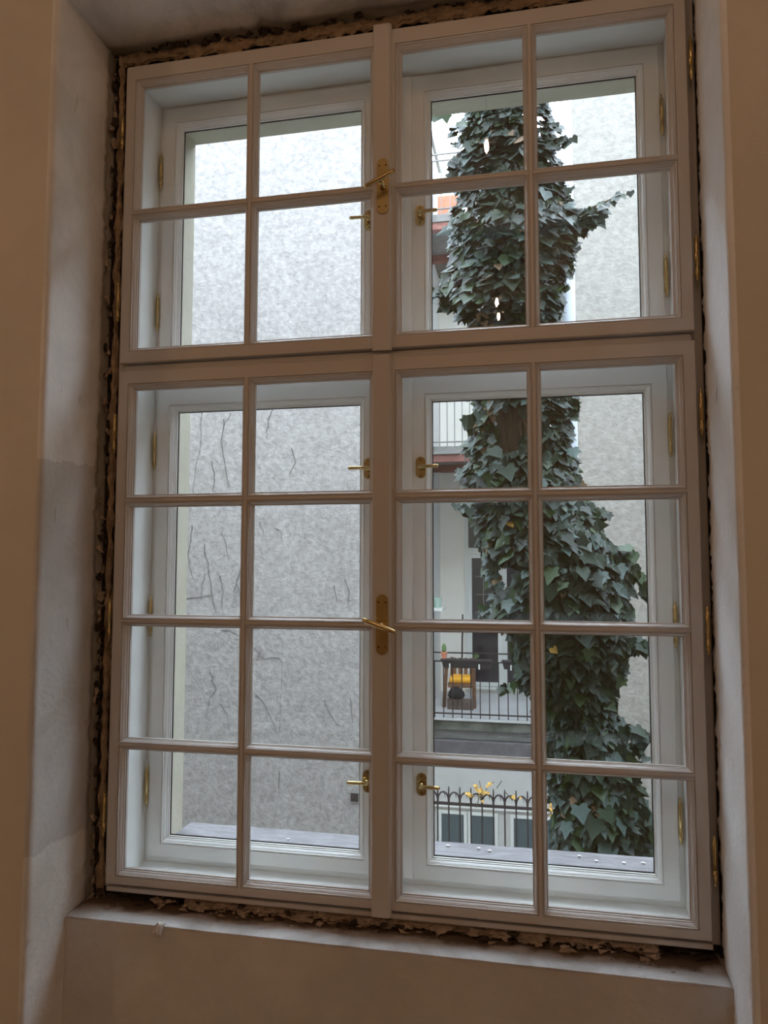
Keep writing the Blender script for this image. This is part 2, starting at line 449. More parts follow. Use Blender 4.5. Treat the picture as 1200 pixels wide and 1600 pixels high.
mb = MB().prism(capsule(.0175, .086), -.0042, 0)
PLATE = mb.mesh('handle_plate', 'brass')
SCREW = MB().lathe([(.0026, -.0005), (.0026, .0005)], 8).mesh('screw', 'brass_dark')
mb = MB().tube([(0, -.004, -.002), (0, -.010, -.002), (0, -.020, -.001), (0, -.044, 0)], [.0125, .0095, .0075, .0068], 10)
NECK = mb.mesh('handle_neck', 'brass', True)
mb = MB().tube([(-.050, -.048, 0), (-.047, -.048, 0), (-.030, -.048, 0), (0, -.047, 0), (.030, -.048, 0), (.047, -.048, 0), (.050, -.048, 0)], [.0035, .0068, .0072, .0078, .0066, .0058, .003], 10)
TBAR = mb.mesh('handle_grip', 'brass', True)
SPLATE = MB().prism(capsule(.0155, .034), -.004, 0).mesh('handle_plate', 'brass')
mb = MB().tube([(0, -.003, 0), (0, -.010, 0), (0, -.026, 0)], [.0105, .0075, .0062], 10)
mb.tube([(-.006, -.028, 0), (-.002, -.029, 0), (.018, -.029, 0), (.040, -.030, 0), (.056, -.031, 0), (.060, -.031, 0)], [.003, .0062, .0056, .0056, .0062, .003], 10)
LEVER = mb.mesh('handle_lever', 'brass', True)


def make_sash(x0, x1, z0, z1, rows, cols, outer_left, strip=None, label=None):
    """x0..z1 outer rectangle; rows / cols of glass"""
    gx0, gx1 = cols[0][0], cols[-1][1]; gz0, gz1 = rows[-1][0], rows[0][1]
    wo = .019
    a = (gx0-wo, gx1+wo, gz0-wo, gz1+wo)
    prof = [(0, .026), (0, FY), (.93, FY), (.985, FY+.0018), (1, FY+.006), (1, .026)]
    sash = MB().ring(*a, prof, (a[0]-x0, x1-a[1], a[2]-z0, z1-a[3])).build('sash', 'white_paint_shaded', win)
    if label: sash['label'] = label
    half = (MUN-.011)/2
    for k in range(len(cols)-1):
        xa, xb = cols[k][1]+half, cols[k+1][0]-half
        xm = (xa+xb)/2; h = (xb-xa)/2
        pr = [(xa, .022), (xa, FY+.0010), (xm-h*.5, FY-.0012), (xm+h*.5, FY-.0012), (xb, FY+.0010), (xb, .022)]
        m = MB().add([(x, y, a[2]) for x, y in pr]+[(x, y, a[3]) for x, y in pr], [(i, (i+1) % 6, (i+1) % 6+6, i+6) for i in range(6)])
        m.build('muntin', 'white_paint_shaded', sash)
    for k in range(len(rows)-1):
        za, zb = rows[k+1][1], rows[k][0]
        g = (zb-za-.010)/2; za += g; zb -= g
        for c in range(len(cols)):
            xa = a[0] if c == 0 else cols[c][0]-half
            xb = a[1] if c == len(cols)-1 else cols[c][1]+half
            pr = [(.022, za), (FY+.0010, za), (FY-.0012, za+.0025), (FY-.0012, zb-.0025), (FY+.0010, zb), (.022, zb)]
            m = MB().add([(xa, y, z) for y, z in pr]+[(xb, y, z) for y, z in pr], [(i, (i+1) % 6, (i+1) % 6+6, i+6) for i in range(6)])
            m.build('muntin', 'white_paint_shaded', sash)
    for r, (za, zb) in enumerate(rows):
        for c, (xa, xb) in enumerate(cols):
            wl = wo if c == 0 else half; wr = wo if c == len(cols)-1 else half
            wt = wo if r == 0 else (rows[r-1][0]-zb-.010)/2
            wb = wo if r == len(rows)-1 else (za-rows[r+1][1]-.010)/2
            MB().ring(xa, xb, za, zb, BEAD, (wl, wr, wb, wt)).build('glazing_bead', 'white_paint_shaded', sash)
            MB().box(xa-.006, xb+.006, .0062, .0102, za-.006, zb+.006).build('pane', 'window_glass', sash)
    return sash


SX = .868
s_tl = make_sash(-SX, -.004, 2.190, 3.186, ROWS[:2], COLS[:2], True, label='upper left sash with four panes')
s_tr = make_sash(-.003, SX, 2.190, 3.186, ROWS[:2], COLS[2:], False, label='upper right sash with four panes')
s_bl = make_sash(-SX, -.004, .575, 2.163, ROWS[2:], COLS[:2], True, label='lower left sash with eight panes')
s_br = make_sash(-.003, SX, .575, 2.163, ROWS[2:], COLS[2:], False, label='lower right sash with eight panes')
# cover strips, with a small moulding
for sash, z0, z1 in ((s_tr, 2.180, 3.196), (s_br, .560, 2.168)):
    pr = [(-.034, FY), (-.034, FY-.010), (-.031, FY-.013), (.017, FY-.013), (.0185, FY-.010), (.0215, FY-.0085), (.023, FY-.005), (.023, FY)]
    n = len(pr)
    MB().add([(x, y, z0) for x, y in pr]+[(x, y, z1) for x, y in pr],
             [(i, (i+1) % n, (i+1) % n+n, i+n) for i in range(n)]+[tuple(range(n)), tuple(range(2*n-1, n-1, -1))]).build('cover_strip', 'white_paint_shaded', sash)
# handles on the strips
for sash, z, ang in ((s_tr, 2.681, math.radians(24)), (s_br, 1.375, math.radians(-20))):
    y = FY-.013; base = T((-.003, y, z))
    place('handle_plate', PLATE, sash, base)
    place('handle_neck', NECK, sash, base); place('handle_grip', TBAR, sash, base @ Matrix.Rotation(-ang, 4, 'Y'))
    for dx in (-.010, .010):
        for dz in (-.064, .064):
            place('screw', SCREW, sash, T((-.003+dx, y-.0043, z+dz)) @ Matrix.Rotation(math.pi/2, 4, 'X'))
for x in (-1, 1):
    for z, sash in ((2.970, s_tl if x < 0 else s_tr), (2.393, s_tl if x < 0 else s_tr), (1.962, s_bl if x < 0 else s_br), (1.373, s_bl if x < 0 else s_br), (.778, s_bl if x < 0 else s_br)):
        place('hinge', HINGE, sash, T((x*.8785, -.027, z)))

# ------------------------------------------------------------------ window, outer leaves
win2 = thing('window_2', (0, .17, .56), 'outer leaves of the box window with large undivided panes, behind the small-paned leaves', 'window', kind='structure')
MB().ring(-.822, .822, .597, 3.138, [(0, .200), (0, .152), (1, .152), (1, .200)], (.045, .045, .045, .045)).build('frame', 'white_paint_daylit', win2)
MB().box(-.822, .822, .156, .195, 2.145, 2.205).build('transom', 'white_paint_daylit', win2)
BEAD2 = [(0, .170), (0, .160), (.16, .160), (.17, .154), (.28, .153), (.45, .147), (.60, .144), (.68, .143), (.69, .1400), (.84, .1395), (.85, .143), (.91, .143), (.92, .138), (1, .138), (1, .170)]
OY = .138
for (x0, x1, gx0, gx1, side) in ((-.822, -.0015, -.758, -.116, -1), (.0015, .822, .116, .758, 1)):
    for (z0, z1, gz0, gz1, hz, hd) in ((2.19, 3.138, 2.262, 3.066, (2.91, 2.409), (2.667,)), (.597, 2.150, .659, 2.066, (1.93, 1.373, .822), (1.851, .880))):
        w2 = .021
        a = (gx0-w2, gx1+w2, gz0-w2, gz1+w2)
        sash = MB().ring(*a, [(0, .182), (0, OY), (.95, OY), (1, OY+.004), (1, .182)], (a[0]-x0, x1-a[1], a[2]-z0, z1-a[3])).build('sash', 'white_paint_daylit', win2)
        sash['label'] = ('upper ' if z0 > 2 else 'lower ')+('left' if side < 0 else 'right')+' outer sash with one large pane'
        MB().ring(gx0+.003, gx1-.003, gz0+.003, gz1-.003, [(0, .1701), (0, .1675), (1, .1675), (1, .1701)], (.003,)*4).build('gasket', 'black_cloth', sash)
        MB().ring(gx0, gx1, gz0, gz1, BEAD2, (w2,)*4).build('glazing_bead', 'white_paint_daylit', sash)
        MB().box(gx0-.006, gx1+.006, .1702, .1742, gz0-.006, gz1+.006).build('pane', 'window_glass', sash)
        if side > 0:
            MB().box(-.05, .058, OY-.012, OY, z0+.004, z1-.004).build('cover_strip', 'white_paint_daylit', sash, bevel=.002)
        for z in hz: place('hinge', HINGE, sash, T((side*.826, OY-.006, z)))
        for z in hd:
            B = T((side*.0835, OY, z))
            place('handle_plate', SPLATE, sash, B)
            place('handle_lever', LEVER, sash, B @ (Matrix.Rotation(math.pi, 4, 'Z') @ Matrix.Diagonal((1, -1, 1, 1)) if side < 0 else Matrix.Identity(4)))
            for dz in (-.025, .025): place('screw', SCREW, sash, T((side*.0835, OY-.0042, z+dz)) @ Matrix.Rotation(math.pi/2, 4, 'X'))

# own facade, outer reveal and outer sill
mb = MB(); wall_zone(mb, -.818, .818, .56, 3.146, .205, .375, 0, H)
mb.box(-9, -3, .2, .375, -4, 9); mb.box(3, 9, .2, .375, -4, 9); mb.box(-3, 3, .2, .375, H, 9); mb.box(-3, 3, .2, .375, -4, 0)
tag(mb.build('wall_outside', 'outer_render'), 'cream rendered outer wall edge outside the window', 'wall', kind='structure')
P = []
for i in range(61):
    x = -.8175+1.635*i/60
    P.append([(x, y, .606-.02*(y-.2)+.0015*fbm(x*12, y*12)) for y in (.186, .22, .26, .30, .34, .38, .42, .445)]+[(x, .446, .57), (x, .186, .57)])
tag(MB().grid(P).build('trim_1', 'sill_stone'), 'weathered grey stone sill outside the window', 'window sill', kind='structure')
for i, (px, py) in enumerate(((748, 1326), (765, 1330), (932, 1346), (975, 1349), (700, 1322), (1005, 1349), (450, 1312), (905, 1338))):
    p = onZ(px, py, .604)
    m = MB().add([(p.x+.007*math.cos(a)*(1+.4*nz(i*3., a)), p.y+.006*math.sin(a), .604+.003) for a in (0, 1.2, 2.4, 3.6, 5)]+[(p.x, p.y, .6085), (p.x, p.y, .602)],
                 [(j, (j+1) % 5, 5) for j in range(5)]+[((j+1) % 5, j, 6) for j in range(5)])
    tag(m.build('plaster_chip', 'chip'), 'small white plaster flake lying on the stone sill outside', 'chip', 'white flakes on the outer sill')

# ------------------------------------------------------------------ courtyard
YF, YB, YS = 8.1, 12.4, 9.9
RX0, RX1 = -1.36, 1.06
tag(MB().box(-9, 9, .2, 14, -4.3, -4).build('ground', 'ground'), 'grey courtyard ground far below the window', 'ground', kind='structure')
tag(MB().box(-9, RX0, YF, YF+.4, -4, 10.4).build('wall_courtyard_left', 'plaster_wall'), 'tall grey rough-plastered wall across the courtyard behind the left panes', 'wall', kind='structure')
tag(MB().box(RX1, 9, YF, YF+.4, -4, 10.4).build('wall_courtyard_right', 'plaster_warm'), 'tall warm grey plastered wall across the courtyard right of the ivy', 'wall', kind='structure')
tag(MB().box(RX0-.3, RX0, YF+.4, YB, -4, 9.6).build('wall_recess_left', 'recess_side'), 'pale side wall of the balcony recess on its left', 'wall', kind='structure')
mbb = MB().box(RX1, RX1+.3, YF+.4, YB, -4, 10.4)
tag(mbb.build('wall_recess_right', 'lit_wall_edge'), 'side wall of the balcony recess beside the ivy, coloured pale blue as if lit', 'wall', kind='structure')
tag(MB().box(RX1-.012, RX1, YF-.01, YF+.41, -4, 10.4).build('trim_2', 'lit_wall_edge'), 'wall edge between ivy and right courtyard wall, coloured pale blue as if lit', 'trim', kind='structure')
tag(MB().box(RX0-.3, RX1+.3, YB, YB+.3, -4, 10.2).build('wall_recess_back', 'recess_paint'), 'cream back wall of the balcony recess', 'wall', kind='structure')
for s, n in ((-1, 'left'), (1, 'right')):
    tag(MB().box(s*9.3 if s < 0 else 9, -9 if s < 0 else 9.3, .375, 12.7, -4, 9).build('wall_court_side_'+n, 'plaster_warm'),
        'plastered courtyard wall closing the yard on the '+n, 'wall', kind='structure')
tag(MB().box(-1.42, -1.31, 10.0, 12.38, 9.6, 9.68).build('trim_3', 'iron_grey'), 'dark coping on the low side wall at the top of the recess', 'trim', kind='structure')

# balconies
BAR = MB().box(-.008, .008, -.008, .008, 0, 1.0).mesh('bar', 'iron')


def balcony(ztop, label, bar_top, rails, spacing, kind, m_iron='iron'):
    b = thing('balcony', ((RX0+RX1)/2, YS+1, ztop-.2), label, 'balcony', 'balconies in the recess')
    x0, x1 = RX0+.002, RX1-.014
    if kind == 'low':
        MB().box(x0, x1, YS, YB-.002, ztop-.19, ztop-.03).build('slab', 'concrete_moss', b, bevel=.01)
        MB().box(x0, x1, YS-.03, YB-.002, ztop-.03, ztop).build('floor_slab', 'terrace_floor', b)
        MB().box(x0, x1, YS+.06, YS+.30, ztop-.35, ztop-.19).build('fascia_course', 'concrete', b, bevel=.02)
        MB().box(x0, x1, YS+.015, YS+.30, ztop-.57, ztop-.35).build('fascia_course', 'concrete_violet', b, bevel=.02)
    else:
        MB().box(x0, x1, YS, YB-.002, ztop-.135, ztop).build('slab', 'concrete', b, bevel=.01)
        MB().box(x0, x1, YS+.03, YS+.15, ztop-.255, ztop-.135).build('steel_beam', 'rust_beam', b)
        MB().box(x0, x1, YS+1.35, YS+1.47, ztop-.255, ztop-.135).build('steel_beam', 'rust_beam', b)
    for z in rails:
        MB().box(x0, x1, YS+.02, YS+.05, z-.010, z+.010).build('rail', m_iron, b)
    n = int((x1-x0)/spacing); bm = MB().box(-.008, .008, -.008, .008, 0, bar_top-(ztop-.0)).mesh('bar', m_iron)
    for i in range(n+1):
        place('bar', bm, b, T((x0+.05+i*spacing, YS+.035, ztop)))
    return b


balcony(-.945, 'lowest balcony, with chair and planters behind black bars', -.035, (.10, -.04, -.875), .148, 'low')
balcony(3.50, 'middle balcony on a rust-red beam, behind the bare stretch of ivy trunk', 4.53, (4.53, 3.575), .125, 'mid', 'iron_grey')
balcony(7.495, 'highest balcony with a terracotta trough, at the top left of the ivy', 8.455, (8.568, 8.455, 7.60), .148, 'mid', 'iron_grey')

# french door on the low balcony
door = thing('door_1', (-.13, YB, -.87), 'white glazed double door with top light at the back of the low balcony', 'door', kind='structure')
MB().ring(-.80, .56, -.82, 2.50, [(0, YB-.002), (0, YB-.07), (1, YB-.07), (1, YB-.002)], (.07, .07, .06, .09)).build('frame', 'door_white', door)
MB().box(-.80, .56, YB-.085, YB-.002, 1.74, 1.86).build('transom', 'door_white', door)
MB().box(-.80, .56, YB-.03, YB-.015, 1.86, 2.50).build('pane', 'dark_glass', door)
for (xa, xb) in ((-.80, -.127), (-.123, .56)):
    lf = MB().ring(xa+.065, xb-.11 if xa < -.5 else xb-.065, -.74, 1.66, [(0, YB-.01), (0, YB-.055), (1, YB-.055), (1, YB-.01)], (.065, .11 if xa < -.5 else .065, .075, .075)).build('door_leaf', 'door_white', door)
    MB().box(xa+.06, xb-.06, YB-.03, YB-.02, -.76, 1.68).build('pane', 'dark_glass', lf)
MB().box(-.52, -.50, YB-.037, YB-.031, .55, 1.35).build('glazing_bar', 'iron_grey', door)
for z in (.60, .95, 1.3): MB().box(-.66, -.26, YB-.037, YB-.031, z-.008, z+.008).build('glazing_bar', 'iron_grey', door)

# balcony furniture
ch = thing('armchair', (-.83, 11.0, -.945), 'brown wooden armchair with an orange cushion on the low balcony', 'chair')
ZF = -.943
for (x, y, t, lean) in ((-1.06, 10.78, -.27, -.05), (-.60, 10.78, -.27, .02), (-1.02, 11.28, -.14, 0), (-.62, 11.28, -.14, 0)):
    MB().tube([(x+lean, y, ZF), (x, y, t)], [.032, .030], 4).build('leg', 'chair_wood', ch)
MB().box(-1.04, -.60, 10.77, 11.30, -.60, -.53).build('seat', 'chair_wood', ch)
for x in (-1.06, -.60): MB().box(x-.035, x+.035, 10.74, 11.30, -.275, -.245).build('armrest', 'chair_wood', ch)
for k in range(4): MB().box(-1.0+.10*k, -.94+.10*k, 11.27, 11.295, -.52, -.15).build('back_slat', 'chair_wood', ch)
tag(MB().box(-1.02, -.63, 10.79, 11.24, -.528, -.43).build('cushion', 'cushion_orange', bevel=.035), 'orange seat cushion on the wooden armchair', 'cushion')
tb = thing('wooden_trough', (-.83, 10.66, -.945), 'low grey-brown wooden trough on the balcony floor under the chair', 'box')
for k in range(5): MB().box(-1.03+.09*k, -.945+.09*k, 10.60, 10.62, ZF+.002, -.76).build('plank', 'box_wood', tb)
MB().box(-1.03, -.585, 10.62, 10.72, ZF+.002, -.77).build('body', 'box_wood', tb)
bagp = [(.10*(.6+.4*math.sin(a*1.3)), 0) for a in range(3)]
mb = MB().lathe([(.12, 0), (.15, .05), (.13, .12), (.07, .17), (.02, .19)], 9, (-.88, 10.66, -.757))
tag(mb.build('bag', 'black_cloth', smooth=True), 'black crumpled bag on the wooden trough under the chair', 'bag')


def planter(xa, xb, label):
    p = thing('planter_box', ((xa+xb)/2, YS-.06, -.13), label, 'planter', 'planter boxes on the low balcony rail')
    t, b = .015, -.125
    vs = [(xa+.03, YS-.10, b), (xb-.03, YS-.10, b), (xb-.03, YS-.01, b), (xa+.03, YS-.01, b), (xa, YS-.15, t), (xb, YS-.15, t), (xb, YS+.01, t), (xa, YS+.01, t)]
    MB().add(vs, [(0, 3, 2, 1), (4, 5, 6, 7), (0, 1, 5, 4), (1, 2, 6, 5), (2, 3, 7, 6), (3, 0, 4, 7)]).build('trough', 'planter_dark', p)
    MB().box(xa-.01, xb+.01, YS-.16, YS-.145, t-.02, t+.006).build('rim', 'planter_dark', p)
    for x in (xa+.14, xb-.20): MB().box(x-.01, x+.01, YS-.165, YS-.15, -.13, -.05).build('bracket', 'door_white', p)
    return p


planter(-1.03, -.22, 'long dark planter box hung on the low balcony rail over the chair')
planter(-.06, .42, 'dark planter box on the low balcony rail, half hidden by ivy')
pot = thing('potted_cactus', (-.97, YS-.07, .016), 'small clay pot with a cactus standing on the planter over the chair', 'plant')
MB().lathe([(.035, 0), (.05, .09), (.055, .10), (.05, .105)], 10, (-.99, YS-.07, .017)).build('pot', 'terracotta', pot)
MB().lathe([(.02, .09), (.035, .14), (.035, .19), (.02, .23), (.005, .24)], 8, (-.99, YS-.07, .017)).build('cactus', 'plant_green', pot, smooth=True)
hp = thing('houseplant', (-.47, YS-.07, .016), 'small leafy plant growing in the planter over the chair', 'plant')
for k in range(7):
    a = k*.9; q = V((-.47, YS-.07, .02)); e = q+V((.06*math.cos(a), .03*math.sin(a), .05+.02*(k % 3)))
    MB().tube([q, (q+e)/2+V((0, 0, .02)), e], [.004, .009, .002], 5).build('leaf', 'plant_green', hp)
pole = onY(722, 960, 11.9); pb = onY(722, 1025, 11.9)
tag(MB().tube([(pole.x+.01, 11.9, pole.z), (pole.x-.02, 11.9, -.943)], .016, 6).build('pole', 'iron'), 'thin dark pole standing against the recess wall left of the door', 'pole')
# shelf on the side wall
sh = onY(682, 950, 10.9)
tag(MB().box(RX0, RX0+.24, 10.7, 11.3, sh.z-.04, sh.z).build('wall_shelf', 'recess_side'), 'small ledge on the recess wall carrying a mint pot', 'shelf')
tag(MB().lathe([(.06, 0), (.085, .17), (.09, .18), (.08, .18)], 12, (RX0+.12, 10.95, sh.z+.001)).build('flower_pot', 'mint', smooth=False), 'mint green pot on the small wall ledge', 'pot')

tr = onY(700, 330, 10.2)
tag(MB().box(-1.10, -.74, 10.1, 10.4, 7.497, 7.92).build('planter_trough', 'terracotta', bevel=.02), 'terracotta trough behind the bars of the highest balcony', 'planter')
aw = thing('window_3', (-.05, YB, 8.2), 'window with cream blind at the back of the highest balcony', 'window', kind='structure')
MB().ring(-1.05, .80, 8.9, 9.55, [(0, YB-.002), (0, YB-.06), (1, YB-.06), (1, YB-.002)], (.06,)*4).build('frame', 'door_white', aw)
MB().box(-1.05, .80, YB-.03, YB-.012, 8.9, 9.55).build('pane', 'teal_glass', aw)
MB().box(-1.04, .79, YB-.05, YB-.035, 9.15, 9.55).build('blind', 'cream_fabric', aw)

# wall with windows below the low balcony
tag(MB().box(RX0+.002, RX1-.014, YS+.08, YS+.30, -4, -1.516).build('wall_under_balcony', 'lower_wall_paint'), 'pale wall below the lowest balcony, behind the iron fence', 'wall', kind='structure')
tag(MB().box(RX0+.002, RX1-.014, YS+.03, YS+.08, -2.36, -2.31).build('trim_4', 'recess_side'), 'thin ledge over the windows behind the iron fence', 'trim', kind='structure')
for i, (xa, xb) in enumerate(((-1.06, -.70), (-.58, -.21), (.09, .46), (.58, .92))):
    wn = thing('window_%d' % (4+i), ((xa+xb)/2, YS+.05, -3.7), ('first', 'second', 'third', 'fourth')[i]+' white window from the left behind the iron fence', 'window', kind='structure')
    MB().ring(xa, xb, -3.6, -2.47, [(0, YS+.079), (0, YS+.045), (1, YS+.045), (1, YS+.079)], (.05,)*4).build('frame', 'door_white', wn)
    MB().box(xa, xb, YS+.06, YS+.07, -3.6, -2.47).build('pane', 'teal_glass', wn)

# iron fence closing the recess
fe = thing('iron_fence', ((RX0+RX1)/2, YF, -4), 'black wrought iron fence with arched scroll tops behind the ivy', 'fence')
SP = .151; fx0 = -.882-3*SP
fbar = MB().tube([(0, 0, -4), (0, 0, -1.53), (0, 0, -1.50), (0, 0, -1.485)], [.011, .011, .009, .002], 6).mesh('bar', 'iron')
arc = []
for k in range(11):
    a = math.pi*k/10; arc.append((SP/2-SP/2*math.cos(a)*1.0, 0, -1.72+.155*math.sin(a)**.75))
archm = MB().tube(arc, [.016]+[.0125]*9+[.016], 6).mesh('scroll', 'iron')
curlm = MB().tube([(SP*.50, 0, -1.565), (SP*.60, 0, -1.575), (SP*.66, 0, -1.60), (SP*.67, 0, -1.635)], [.009, .008, .006, .002], 5).mesh('scroll_tip', 'iron')
MB().box(fx0-.02, RX1-.02, YF-.015, YF+.015, -1.735, -1.700).build('rail', 'iron', fe)
k = 0
while fx0+k*SP < RX1-.03:
    x = fx0+k*SP
    place('bar', fbar, fe, T((x, YF, 0)))
    if x+SP < RX1-.03:
        place('scroll', archm, fe, T((x, YF+.001, 0))); place('scroll_tip', curlm, fe, T((x, YF-.012, 0)))
    k += 1


# ------------------------------------------------------------------ leaves
def leaf_outline(kind):
    if kind == 0:   # five lobed ivy leaf, stalk at origin, tip along -z
        return [(0, 0), (.22, .16), (.46, .10), (.42, -.12), (.60, -.30), (.36, -.44), (.24, -.62), (0, -1.0), (-.24, -.62), (-.36, -.44), (-.60, -.30), (-.42, -.12), (-.46, .10), (-.22, .16)]
    if kind == 1:   # broad heart
        return [(0, 0), (.22, .13), (.44, .04), (.47, -.16), (.52, -.34), (.36, -.54), (.17, -.80), (0, -1.06), (-.17, -.80), (-.36, -.54), (-.54, -.32), (-.46, -.16), (-.44, .04), (-.22, .13)]
    return [(0, 0), (.20, .10), (.40, .02), (.34, -.18), (.52, -.42), (.26, -.52), (.16, -.76), (0, -1.05), (-.16, -.76), (-.26, -.52), (-.50, -.36), (-.34, -.16), (-.40, .02), (-.20, .10)]


def leaf_geo(kind, fold, curl):
    o = leaf_outline(kind); n = len(o)
    pts = [V((x, -fold*abs(x)+curl*z*z*-1.0, z)) for x, z in o]
    pts += [V((0, -.02, -.30))]
    fs = [(i, (i+1) % n, n) for i in range(n)]
    return pts, fs


GEO = [leaf_geo(k, f, c) for k in (0, 1, 2) for f, c in ((.22, .10), (-.10, .22))]
LM = ['leaf_dark', 'leaf_mid', 'leaf_sky_sheen', 'leaf_fresh', 'leaf_brown', 'leaf_gold']
LEAFMESH = {}


def leaf_mesh(g, m):
    if (g, m) not in LEAFMESH:
        me = bpy.data.meshes.new('leaf'); p, f = GEO[g]; me.from_pydata([tuple(q) for q in p], [], f); me.materials.append(MATS[LM[m]])
        for q in me.polygons: q.use_smooth = True
        LEAFMESH[(g, m)] = me
    return LEAFMESH[(g, m)]


def leaf_matrix(p, out, size, droop, spin):
    """out = outward facing normal; tip hangs down"""
    n = out.normalized(); n = (n+V((0, 0, droop))).normalized()
    zax = V((0, 0, 1))-n*n.z
    zax = zax.normalized() if zax.length > 1e-3 else V((0, 1, 0))
    zax = Matrix.Rotation(spin, 3, n) @ zax
    yax = -n; xax = yax.cross(zax)
    M = Matrix((xax, yax, zax)).transposed().to_4x4()
    return T(p) @ M @ Matrix.Diagonal((size*random.uniform(.85, 1.1), size, size, 1))


OUT = [(120, 742, 845), (155, 735, 850), (200, 720, 862), (250, 708, 872), (300, 716, 885), (340, 700, 912), (390, 708, 900), (440, 690, 885), (465, 682, 880), (500, 732, 868), (560, 732, 884),
       (620, 742, 898), (660, 738, 890), (700, 732, 890), (740, 728, 900), (780, 734, 918), (830, 742, 945), (870, 756, 972), (910, 765, 992), (950, 770, 985), (985, 802, 985),
       (1030, 806, 975), (1070, 824, 960), (1110, 850, 958), (1150, 855, 975), (1190, 858, 992), (1230, 862, 996), (1280, 866, 1010), (1340, 872, 1012), (1460, 880, 1015)]


def bounds(py):
    for (a, l0, r0), (b, l1, r1) in zip(OUT, OUT[1:]):
        if a <= py <= b:
            t = (py-a)/(b-a); return l0+(l1-l0)*t, r0+(r1-r0)*t
    return OUT[-1][1:]


YT = 2.9
ivy = thing('ivy_tree', (.80, YT, -4), 'ivy-covered tree trunk with dark green leaves rising outside the right panes', 'tree')
TP = [(786, -60, .11), (788, 160, .115), (782, 350, .12), (784, 500, .125), (796, 640, .13), (800, 710, .13), (838, 850, .135), (872, 970, .14), (900, 1100, .145), (925, 1250, .15), (940, 1400, .16)]
tp = [onY(a, b, YT+.03) for a, b, r in TP]+[V((.83, YT+.05, -1.5)), V((.86, YT+.05, -4.0))]
tr_r = [r for a, b, r in TP]+[.18, .22]
# resample with small bumps
pp = []; rr = []
for i in range(len(tp)-1):
    for k in range(4):
        t = k/4; p = tp[i].lerp(tp[i+1], t); pp.append(p+V((.012*nz(p.z*3, 1), .012*nz(p.z*3, 5), 0))); rr.append((tr_r[i]*(1-t)+tr_r[i+1]*t)*(1+.1*nz(p.z*5, 9)))
pp.append(tp[-1]); rr.append(tr_r[-1])
MB().tube(pp, rr, 14).build('trunk', 'bark', ivy, smooth=True)
# fibrous climbing stems on the bare stretch of trunk
for k in range(26):
    px = random.uniform(770, 822); y0 = random.uniform(615, 650); y1 = random.uniform(690, 735); pts = []
    for j in range(6):
        py = y0+(y1-y0)*j/5; x = px+(py-640)*.08+5*nz(k*2.3, j*.5)
        u = max(-.92, min(.92, (x-797-(py-640)*.06)/31)); pts.append(onY(x, py, YT+.03-.132*math.sqrt(1-u*u)-.004))
    MB().tube(pts, random.uniform(.003, .007), 5).build('climbing_stem', 'stem', ivy)

leaves = []    # (matrix, geo, mat, size score)


def add_leaf(px, py, off, size, out, mi=None, spin=None, droop=None):
    p = onY(px, py, YT+off)
    if mi is None:
        r = random.random()
        mi = 0 if r < .46 else 1 if r < .74 else 2 if r < .88 else 3 if r < .985 else 4
    d = (CAM-p).normalized()
    M = leaf_matrix(p, out, size, random.uniform(.0, .75) if droop is None else droop, random.gauss(0, .38) if spin is None else spin)
    leaves.append((M, random.randrange(6), mi, off, size, px, py))


N = 10500
for i in range(N):
    py = random.uniform(105, 1450); l, r = bounds(py); c = (l+r)/2; hw = (r-l)/2
    if random.random() > hw/110+.25: continue
    u = random.uniform(-1, 1)*(.97+.06*nz(py*.05, i*.37)); 
    ra = hw/1142*5.05*.85
    f = random.random()
    depth = -ra*math.sqrt(max(0, 1-min(1, u*u)))*(.55+.5*f)
    if random.random() < .12: depth = -depth*.6
    px = c+u*hw
    if ((px-797)/30)**2+((py-668)/42)**2 < 1 and depth < 0.05: continue
    if ((px-795)/18)**2+((py-895)/22)**2 < 1: continue
    if ((px-755)/14)**2+((py-480)/26)**2 < 1 and random.random() < .5: continue
    out = V((u*.75+random.gauss(0, .28), -1+random.gauss(0, .15), random.gauss(.05, .22)))
    mi = None
    if ((px-770)/45)**2+((py-470)/40)**2 < 1 and random.random() < .12: mi = 4
    if ((px-770)/20)**2+((py-650)/25)**2 < 1 and random.random() < .6: mi = 4
    if u < -.55 and random.random() < .4: mi = 3 if random.random() < .5 else 2  # left edge
    add_leaf(px, py, depth, random.choice((.05, .065, .08, .09, .105))*random.uniform(.85, 1.15), out, mi)

